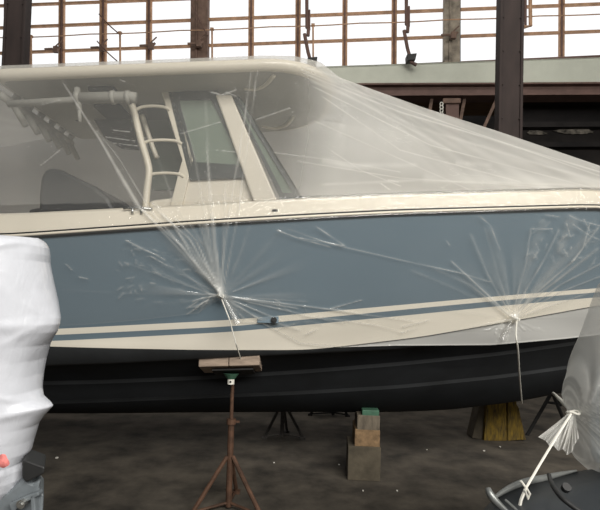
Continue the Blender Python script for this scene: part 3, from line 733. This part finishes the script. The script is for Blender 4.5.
tube(bm, smoothpath([k2, bp(516, 335, 3.45), bp(518, 350, 3.5), bp(519.5, 375, 3.8), bp(521.5, 399, 4.25), bp(522, 403, 4.5)]), .006, 6)
tag(obj('tie_cord', bm, 'string'), 'white cord from the right film knot running down over the black bottom', 'cord', 'cords tying down the film')

# ------------------------------------------------------------ supports
def stand(px, py, H, s, m, label, feet, pad=True, collar=.62):
    b = floor_pt(px, py); t = thing('jack_stand', label, 'boat stand', (b.x, b.y, 0), 'boat jack stands')
    def q(x, y, z): return Vector((b.x+x, b.y+y, z))
    for (fx, fy) in feet:
        bm = NB(); tube(bm, [q(fx*.08, fy*.08, .40*s), q(fx, fy, .015)], .017*s, 8)
        tube(bm, [q(fx, fy, .02), q(0, 0, .05*s)], .011*s, 8); box(bm, q(fx, fy, .012), (.06, .06, .02)); obj('leg', bm, m, t)
    bm = NB(); tube(bm, [q(0, 0, .02), q(0, 0, H*collar)], .024*s, 10); obj('pole', bm, m, t)
    bm = NB(); tube(bm, [q(0, 0, H*collar-.02), q(0, 0, H*collar+.02)], .036*s, 10); box(bm, q(.04*s, 0, H*collar), (.05, .015, .015)); obj('collar', bm, m, t)
    bm = NB(); tube(bm, [q(0, 0, H*collar), q(0, 0, H-.09)], .014*s, 10); obj('screw', bm, m, t)
    return t, q
gd = floor_pt(228.5, 509)
pad_c = bp(231.5, 364.5, 3.60)
pad_c.x = gd.x+.0
near, q = stand(228.5, 509, pad_c.z-.06+.02, 1.0, 'standred', 'rusty jack stand with a wooden pad under the near side of the hull', [(-.25, -.12), (.26, -.14), (.02, .30)])
bm = NB(); tube(bm, [pad_c+Vector((0, 0.0, -.145)), pad_c+Vector((0, 0, -.10))], .026, 12); obj('swivel_socket', bm, 'string', near)
bm = NB(); tube(bm, [pad_c+Vector((0, -.028, -.125)), pad_c+Vector((0, -.02, -.125))], .008, 8); obj('bolt', bm, 'rubber', near)
bm = NB(); tube(bm, [pad_c+Vector((0, 0, -.105)), pad_c+Vector((0, 0, -.065))], [.03, .06], 12); obj('cone', bm, 'green', near)
rot = Matrix.Rotation(-.055, 3, 'Y') @ Matrix.Rotation(-.35, 3, 'X')
bm = NB(); box(bm, pad_c+Vector((.02, 0, -.052)), (.30, .16, .012), rot); obj('pad_plate', bm, 'standdark', near)
bm = NB(); box(bm, pad_c+Vector((-.115, 0, -.004)), (.215, .22, .075), rot); box(bm, pad_c+Vector((.108, 0, .009)), (.222, .22, .075), rot); obj('wooden_pad', bm, 'wood', near, bev=.006)
# move the post to sit under the pad (foot point comes from the floor)
far1, q = stand(282, 438, .95, 1.0, 'standgrey', 'grey jack stand on the floor beyond the keel, left of the stacked blocks', [(-.20, -.05), (.24, -.02), (.05, .25)])
far2, q = stand(333, 416, 1.0, 1.0, 'standdark', 'dark jack stand farthest back, glimpsed left of the stacked blocks', [(-.32, .0), (.20, .0), (.0, .3)])
bm = NB(); box(bm, (far2.location.x-.05, far2.location.y, .12), (.5, .03, .03)); obj('cross_bar', bm, 'standdark', far2)
b4 = floor_pt(552, 436)
t = thing('tripod_stand', 'black folding metal stand behind the bow, right of the yellow block', 'boat stand', (b4.x, b4.y, 0))
Yb = b4.y
for nm, pts, r in (('leg', [(552, 392), (526, 437)], .022), ('leg', [(552, 392), (568, 430)], .022), ('brace', [(545, 402), (560, 404)], .016), ('foot_bar', [(524, 437), (548, 437)], .014), ('hook', [(553, 392), (558, 398), (561, 406)], .014)):
    bm = NB(); tube(bm, [bp(x, y, Yb) for x, y in pts], r, 8); obj(nm, bm, 'standdark', t)
bm = NB(); prism(bm, [bp(x, y, Yb+.03) for x, y in ((540, 386), (568, 378), (566, 384), (544, 396))], (0, .1, 0)); obj('top_plate', bm, 'standdark', t)
bm = NB(); tube(bm, [bp(553, 393, 4.4), bp(571, 410, 2.3)], .012, 8); tag(obj('pale_strap', bm, 'string'), 'pale strap running from behind the bow toward the tied bag', 'strap')

# stacked keel blocks
Yf = floor_pt(365, 481).y; sc = Yf/480
def kb_(name, x0, y0, x1, y1, dep, m, lab, dy=0, rotz=0, cat='block'):
    a = bp(x0, y1, Yf+dy); b = bp(x1, y0, Yf+dy)
    z0 = max(a.z, 0); bm = NB(); box(bm, ((a.x+b.x)/2, Yf+dy+dep/2, (z0+b.z)/2), (b.x-a.x, dep, b.z-z0), Matrix.Rotation(rotz, 3, 'Z'))
    return tag(obj(name, bm, m, bev=.006), lab, cat, 'blocks stacked under the keel')
kb_('timber_block', 348.5, 447.5, 382, 482, .34, 'blockc', 'large grey timber block on the floor, bottom of the keel stack', rotz=-.06)
kb_('timber_block', 355.5, 430, 381, 447.5, .34, 'wood2', 'orange-brown timber block in the middle of the keel stack', .02, -.05)
kb_('timber_block', 358, 416, 381, 430, .34, 'wood3', 'weathered grey timber block near the top of the keel stack', .02, -.05)
kb_('timber_wedge', 363, 410.5, 380, 416.2, .30, 'green', 'small green-painted wedge directly under the keel', .03, -.05, 'wedge')

# yellow block
b5 = floor_pt(504, 441)
t = thing('yellow_support', 'worn yellow painted timber support standing behind the keel near the bow', 'support block', (b5.x, b5.y, 0))
def vpl(name, pts, m, dy, th):
    bm = NB(); prism(bm, [bp(x, y, b5.y+dy) for x, y in pts], (0, th, 0)); return obj(name, bm, m, t, bev=.008)
vpl('timber', [(488, 385), (506, 385), (507, 441), (484, 441)], 'yellow', 0, .3)
vpl('timber', [(508, 385), (515, 385), (517, 405), (521, 440), (507.5, 441)], 'yellow', .01, .3)
vpl('timber', [(515.5, 402), (519, 408), (526, 440), (521, 440)], 'yellow', .02, .28)
vpl('side_brace', [(482, 395), (488, 395), (484, 440), (472, 438)], 'blockc', .05, .2)

# ------------------------------------------------------------ white shrink-wrapped thing, left foreground
out = [(238, 38), (241, 41), (247, 44.5), (255, 45), (262, 44), (275, 47), (290, 50), (305, 54), (318, 57.5), (324, 57.5), (332, 54), (345, 43), (360, 37), (375, 35.5), (390, 36.5), (398, 41), (403, 50), (406, 52.5), (409, 50), (416, 43), (425, 35.5), (440, 30), (452, 27.5), (458, 24), (462, 22), (468, 24), (478, 23), (488, 17), (497, 8), (503, 0), (508, -12)]
ys = np.array([a for a, _ in out], float); xr = np.array([b for _, b in out], float)
yy = np.concatenate([np.linspace(238, 508, 270)]); xx = np.interp(yy, ys, xr); ks = np.hanning(141); ks /= ks.sum()
xsm = np.convolve(np.pad(xx, 70, 'edge'), ks, 'valid')
Y0 = 1.62; NU = 200; PW = []
CR = [((57, 321), (22, 345), 3, .016), ((55, 316), (38, 300), 3, .010), ((52, 405), (8, 412), 4, .020), ((52, 405), (10, 385), 3, .016), ((50, 406), (22, 440), 4, .014), ((42, 243), (2, 262), 3, .014),
      ((44, 246), (40, 300), 4, .008), ((5, 300), (14, 316), 3, .015), ((6, 430), (20, 415), 2, .010), ((3, 380), (16, 372), 2, .01), ((2, 355), (20, 352), 2, .008), ((22, 462), (4, 480), 3, .016), ((22, 462), (6, 440), 3, .012), ((48, 330), (34, 362), 3, .010)]
for i, py in enumerate(yy):
    for k in range(NU):
        uu = k/(NU-1)                      # 0 back-left … 1 round the front to right edge, then back
        th = -PI*.5+PI*1.25*uu             # angle: front-left to right edge to back
        c = math.sin(th); dep = -math.cos(th)
        wgt = max(c, 0)**11
        xL = -150
        cx = (xL+xsm[i])/2; px = cx+(xsm[i]-cx)*c+(xx[i]-xsm[i])*wgt
        taper = 1-.25*((py-238)/270)
        Yd = Y0+dep*.22*taper
        capf = math.sqrt(max(0, 1-((max(0, 246-py))/9)**2)) if py < 246 else 1
        p = bp(px, py, Y0); p = Vector((p.x, Y0+dep*.24*taper*(max(.25, capf) if i else 0), p.z))
        # photo edge kept: points of the rim lie at Y0
        n1 = noise.noise((p.x*3.5, p.y*2, p.z*5)); n2 = noise.noise((p.x*22+p.z*9, p.y*8, p.z*20))
        f = math.exp(-((py-325)/6)**2)*.010*max(0, c)
        lay2 = .012 if (px < 18 and py > 306+px*.25) else 0
        rdg = 0
        for a_, b_, w_, h_ in CR:
            l_ = math.dist(a_, b_); t_ = max(0, min(1, ((px-a_[0])*(b_[0]-a_[0])+(py-a_[1])*(b_[1]-a_[1]))/l_/l_))
            d_ = math.hypot(px-a_[0]-(b_[0]-a_[0])*t_, py-a_[1]-(b_[1]-a_[1])*t_); rdg += h_*math.exp(-(d_/w_)**2)*(1-t_)
        p.y -= rdg*(1-max(c, 0)**8)
        p.y -= (.022*n1+.002*n2+f+lay2)*(1-.6*max(c, 0)**8)
        PW.append(tuple(p))
PW = np.array(PW)
wrapped = thing('wrapped_engine', 'bulging white shrink-wrapped bundle at the left edge in the foreground', 'wrapped bundle', (bp(-40, 500, 1.62).x, 1.62, 0))
o = obj('shrink_wrap', grid_mesh('shrink_wrap', PW, len(yy), NU), 'wrap', wrapped)
bm = NB(); c = bp(3, 461, 1.37)
vv = [bm.verts.new(bp(3+6*math.cos(a)*(1+.25*math.sin(3*a)), 461+7*math.sin(a), 1.385+.004*math.sin(5*a))) for a in np.linspace(0, 2*PI, 17)[:-1]]
cc = bm.verts.new(c)
for i in range(16): bm.faces.new([vv[i], vv[(i+1) % 16], cc])
obj('pink_patch', bm, 'pink', wrapped, smooth=True)
t = thing('engine_bracket', 'grey plastic bracket with a black block, below the white bundle', 'bracket', (bp(10, 500, 1.62).x, 1.62, 0))
bm = NB(); prism(bm, [bp(x, y, 1.56) for x, y in ((22, 461), (26, 460), (45, 467), (44, 474), (26, 483), (22, 478))], (-.058, .12, 0)); obj('black_block', bm, 'rubber', t, bev=.006)
bm = NB(); prism(bm, [bp(x, y, 1.58) for x, y in ((-20, 488), (8, 492), (24, 480), (33, 484), (41, 479), (39, 490), (44, 494), (43, 512), (38, 560), (-20, 560))], (-.074, .14, 0)); obj('housing', bm, 'greyplastic', t, bev=.008)
bm = NB(); prism(bm, [bp(x, y, 1.555) for x, y in ((8, 504), (28, 495), (38, 492), (39, 496), (20, 505), (12, 515))], (0, .03, 0)); obj('rib', bm, 'greyplastic', t, bev=.004)
bm = NB(); prism(bm, [bp(x, y, 1.555) for x, y in ((30, 496), (34, 494), (36, 520), (31, 525))], (0, .03, 0)); obj('rib', bm, 'greyplastic', t, bev=.004)
bm = NB(); c = bp(24, 502, 1.56); tube(bm, [c, c+Vector((0, -.02, 0))], .014, 12); tube(bm, [c+Vector((0, -.02, 0)), c+Vector((0, -.026, 0))], .008, 6); obj('bolt', bm, 'chrome', t)
bm = NB(); a = bp(-10, 540, 1.65); box(bm, (a.x-.05, 1.66, a.z/2), (.22, .14, a.z)); obj('leg', bm, 'greyplastic', t, bev=.01)

# ------------------------------------------------------------ tied bag, right foreground
KB = (572, 412)
YB = 1.95
ol = [(222, 735), (226, 700), (236, 672), (250, 645), (268, 622), (285, 606), (297, 601), (312, 595), (330, 588), (350, 580), (370, 573), (385, 569), (398, 568), (406, 569.5), (412, 573), (418, 575), (430, 576), (445, 575.5), (455, 577), (463, 582), (472, 592), (480, 602), (490, 615)]
ys = np.array([a for a, _ in ol], float); xl = np.array([b for _, b in ol], float)
yy = np.linspace(222, 490, 190); xx = np.interp(yy, ys, xl)
PB = []; FB = []
for i, py in enumerate(yy):
    for k in range(150):
        th = PI*1.15*k/149-.15*PI/2     # left edge round the front to right
        c = -math.cos(th); dep = -math.sin(th)
        xR = 800-55*max(0, (262-py)/40)**2; cx = (xx[i]+xR)/2; px = cx+(cx-xx[i])*c if c < 0 else cx+(xR-cx)*c
        p = bp(px, py, YB); 
        r = math.hypot(px-KB[0], py-KB[1]); an = math.atan2(py-KB[1], px-KB[0])
        n1 = noise.noise((an*9, r*.008, 1.0)); n2 = noise.noise((p.x*6, p.z*6, 2)); n3 = noise.noise((an*22, r*.01, 4.0))
        Y = YB+.30*dep*min(1, (py-219)/45)-.02*n1*min(1, r/40)
        PB.append((p.x, Y, p.z))
        v = .42+.16*n2+.8*max(0, n1)*math.exp(-r/140)+.7*max(0, n3)*math.exp(-r/110)
        v += .25*math.exp(-max(0, (px-xx[i]))/16)*(1 if py < 412 else .4)
        v -= .30*ss(588, 603, np.float64(px))*ss(400, 440, np.float64(py))
        FB.append(min(.95, max(.2, v)))
PB = np.array(PB)
bag = thing('tied_plastic_bag', 'milky plastic bag tied over dark equipment at the right edge in the foreground', 'plastic bag', (bp(640, 480, YB).x, YB, .85))
obj('bag_body', grid_mesh('bag_body', PB, 190, 150, np.array(FB)), 'bag', bag)
# flared skirt under the knot
sk = [(538, 437), (541, 438.5), (546, 441), (550, 447), (554, 446), (558, 451), (563, 449), (567, 455), (572, 452), (575, 444), (579, 438)]
NU = 60; NV = 30; PS = []; FS = []
for i in range(NU):
    t_ = i/(NU-1)*(len(sk)-1); j = min(int(t_), len(sk)-2); w = t_-j; e = (sk[j][0]*(1-w)+sk[j+1][0]*w, sk[j][1]*(1-w)+sk[j+1][1]*w)
    for k in range(NV):
        v = k/(NV-1); sx = KB[0]+(i/(NU-1)-.5)*6; sy = KB[1]
        px = sx+(e[0]-sx)*v**1.1; py = sy+(e[1]-sy)*v
        n1 = noise.noise((i*.35, v*1.2, 5)); p = bp(px, py, 1.90-.07*v-.04*n1*v)
        PS.append(tuple(p)); FS.append(min(.9, .45+.35*max(0, n1)+.1*v+.25*(1-v)))
obj('bag_skirt', grid_mesh('bag_skirt', np.array(PS), NU, NV, np.array(FS)), 'bag', bag)
bm = NB(); kb = bp(573, 412.5, 1.90)
tube(bm, [kb+Vector((.024*math.cos(a), .014*math.sin(a), .005*math.sin(a*2))) for a in np.linspace(0, 2*PI, 14)], .0045, 6, False); obj('knot_band', bm, 'string', bag)
# ribbon tie
bm = NB()
def ribbon(pts, w, Y0_, Y1_):
    P_ = [bp(x, y, Y0_+(Y1_-Y0_)*i/(len(pts)-1)) for i, (x, y) in enumerate(pts)]
    tube(bm, P_, w, 6)
ribbon([(571, 414), (557, 436), (540, 464), (526, 488)], .0045, 1.88, 1.60)
ribbon([(526, 488), (521, 500), (517, 520)], .0055, 1.60, 1.58)
ribbon([(526, 488), (523, 484), (521, 481)], .004, 1.60, 1.59)
ribbon([(526, 487), (530, 494), (528, 499), (525, 490)], .004, 1.60, 1.59)
tag(obj('ribbon_tie', bm, 'string'), 'white ribbon stretched from the bag knot down to the small dark boat', 'ribbon')
# dark cowl inside the bag
bm = NB(); pts = [(612, 300), (604, 330), (596, 370), (590, 400), (588, 430), (590, 455), (600, 470), (760, 470), (760, 300)]
prism(bm, [bp(x, y, 1.98) for x, y in pts], (.14, .2, 0)); tag(obj('engine_cowl', bm, 'cowl', bev=.03), 'slate grey engine cowl showing dimly through the tied plastic bag', 'engine cowl')
# small dark boat under the bag
sb = thing('small_boat', 'small dark grey boat with a grey rim, bottom right corner foreground', 'boat', (bp(580, 540, 1.9).x, 1.9, 0))
def zrow(pts, Y): return [bp(x, y, Y) for x, y in pts]
rimf = [(470, 528), (484, 509), (500, 495), (520, 485), (545, 479), (570, 473), (600, 468), (660, 462), (760, 458)]
fr0 = [bp(x, y, Y) for (x, y), Y in zip(rimf, (1.55, 1.60, 1.66, 1.72, 1.80, 1.88, 1.92, 1.95, 1.95))]
fl = 24
P0 = smoothpath(fr0, 4); PH = []
for p in P0:
    inn_ = Vector((p.x+.02, p.y-.14, p.z-.01)); mid = Vector((p.x+.06, p.y-.40, p.z-.04)); low = Vector((p.x+.14, p.y-.62, p.z-.30))
    PH += [(p.x+.10, p.y+.05, 0), (p.x, p.y+.01, p.z-.25), (p.x, p.y, p.z), tuple(inn_), tuple(mid), tuple(low), (low.x, low.y, 0)]
obj('hull', grid_mesh('hull', np.array(PH), len(P0), 7), 'smallhull', sb)
bm = NB(); tube(bm, [p+Vector((0, 0, .004)) for p in P0[6:22]], [.004+.010*math.sin(PI*i/15) for i in range(16)], 8); obj('rim', bm, 'rim', sb, smooth=True)
bm = NB(); tube(bm, smoothpath([bp(488, 488, 1.55), bp(490, 494, 1.54), bp(497, 503, 1.53), bp(508, 513, 1.52)]), [.008+.005*math.sin(i/18*PI) for i in range(19)], 8); obj('bow_rail', bm, 'rim', sb, smooth=True)
bm = NB(); tube(bm, [bp(505, 500, 1.5), bp(514, 508, 1.48), bp(520, 514, 1.48)], .005, 8); obj('handle', bm, 'rim', sb)
bm = NB(); tube(bm, smoothpath([bp(549, 475, 1.70), bp(552, 484, 1.52), bp(560, 496, 1.45), bp(572, 506, 1.42), bp(584, 514, 1.40)]), .0075, 8); obj('hose', bm, 'rubber', sb, smooth=True)
bm = NB(); c = bp(565, 489, 1.60); tube(bm, [c, c+Vector((0, -.012, .012))], .014, 14); obj('drain_cap', bm, 'rubber', sb)

# small litter on the floor
for px, py, r, lab in ((57, 458, .014, 'white scrap on the dark floor beside the white bundle'), (339, 465, .008, 'pale chip on the floor left of the stacked blocks'), (397, 491, .008, 'pale chip lying right of the stacked blocks'), (363, 491, .008, 'pale chip just in front of the stacked blocks'), (427, 450, .008, 'pale chip between the stacked blocks and yellow support'), (500, 447, .012, 'white chip in front of the yellow support'), (274, 463, .008, 'pale chip right of the rusty jack stand'), (484, 451, .012, 'white chip left of the yellow support foot')):
    p = floor_pt(px, py); bm = NB(); pts = [p+Vector((r*math.cos(a)*(.7+.6*random.random()), r*math.sin(a)*1.3*(.7+.6*random.random()), .001)) for a in np.linspace(0, 2*PI, 8)[:-1]]
    prism(bm, pts, (0, 0, .006)); tag(obj('debris_chip', bm, 'string'), lab, 'chip', 'chips scattered on the floor')

# ------------------------------------------------------------ lights
w = bpy.data.worlds.new('world'); S.world = w; w.use_nodes = True
w.node_tree.nodes['Background'].inputs[0].default_value = (.85, .92, 1, 1); w.node_tree.nodes['Background'].inputs[1].default_value = .14
def area(name, loc, rot, sx, sy, e, col=(1, 1, 1)):
    l = bpy.data.lights.new(name, 'AREA'); l.shape = 'RECTANGLE'; l.size = sx; l.size_y = sy; l.energy = e; l.color = col
    o = bpy.data.objects.new(name, l); C.objects.link(o); o.location = loc; o.rotation_euler = rot; return o
area('fill_lamp_front', (4.5, -5, 7.0), (math.radians(57), 0, math.radians(18)), 10, 4, 1750, (1, .97, .91))  # added lamp behind the camera, out of view, lights the hull side
area('fill_lamp_back', (0, 9.5, 9.5), (math.radians(-25), 0, 0), 14, 3, 110, (1, .98, .95))  # added lamp, unseen, lights the film from behind
area('fill_lamp_wall', (0, 5, 11.5), (math.radians(62), 0, 0), 16, 2, 420, (1, .96, .9))  # added lamp, unseen, brightens the window wall and beams
S.view_settings.view_transform = 'Standard'; S.view_settings.exposure = 0
S.cycles.transparent_max_bounces = 16
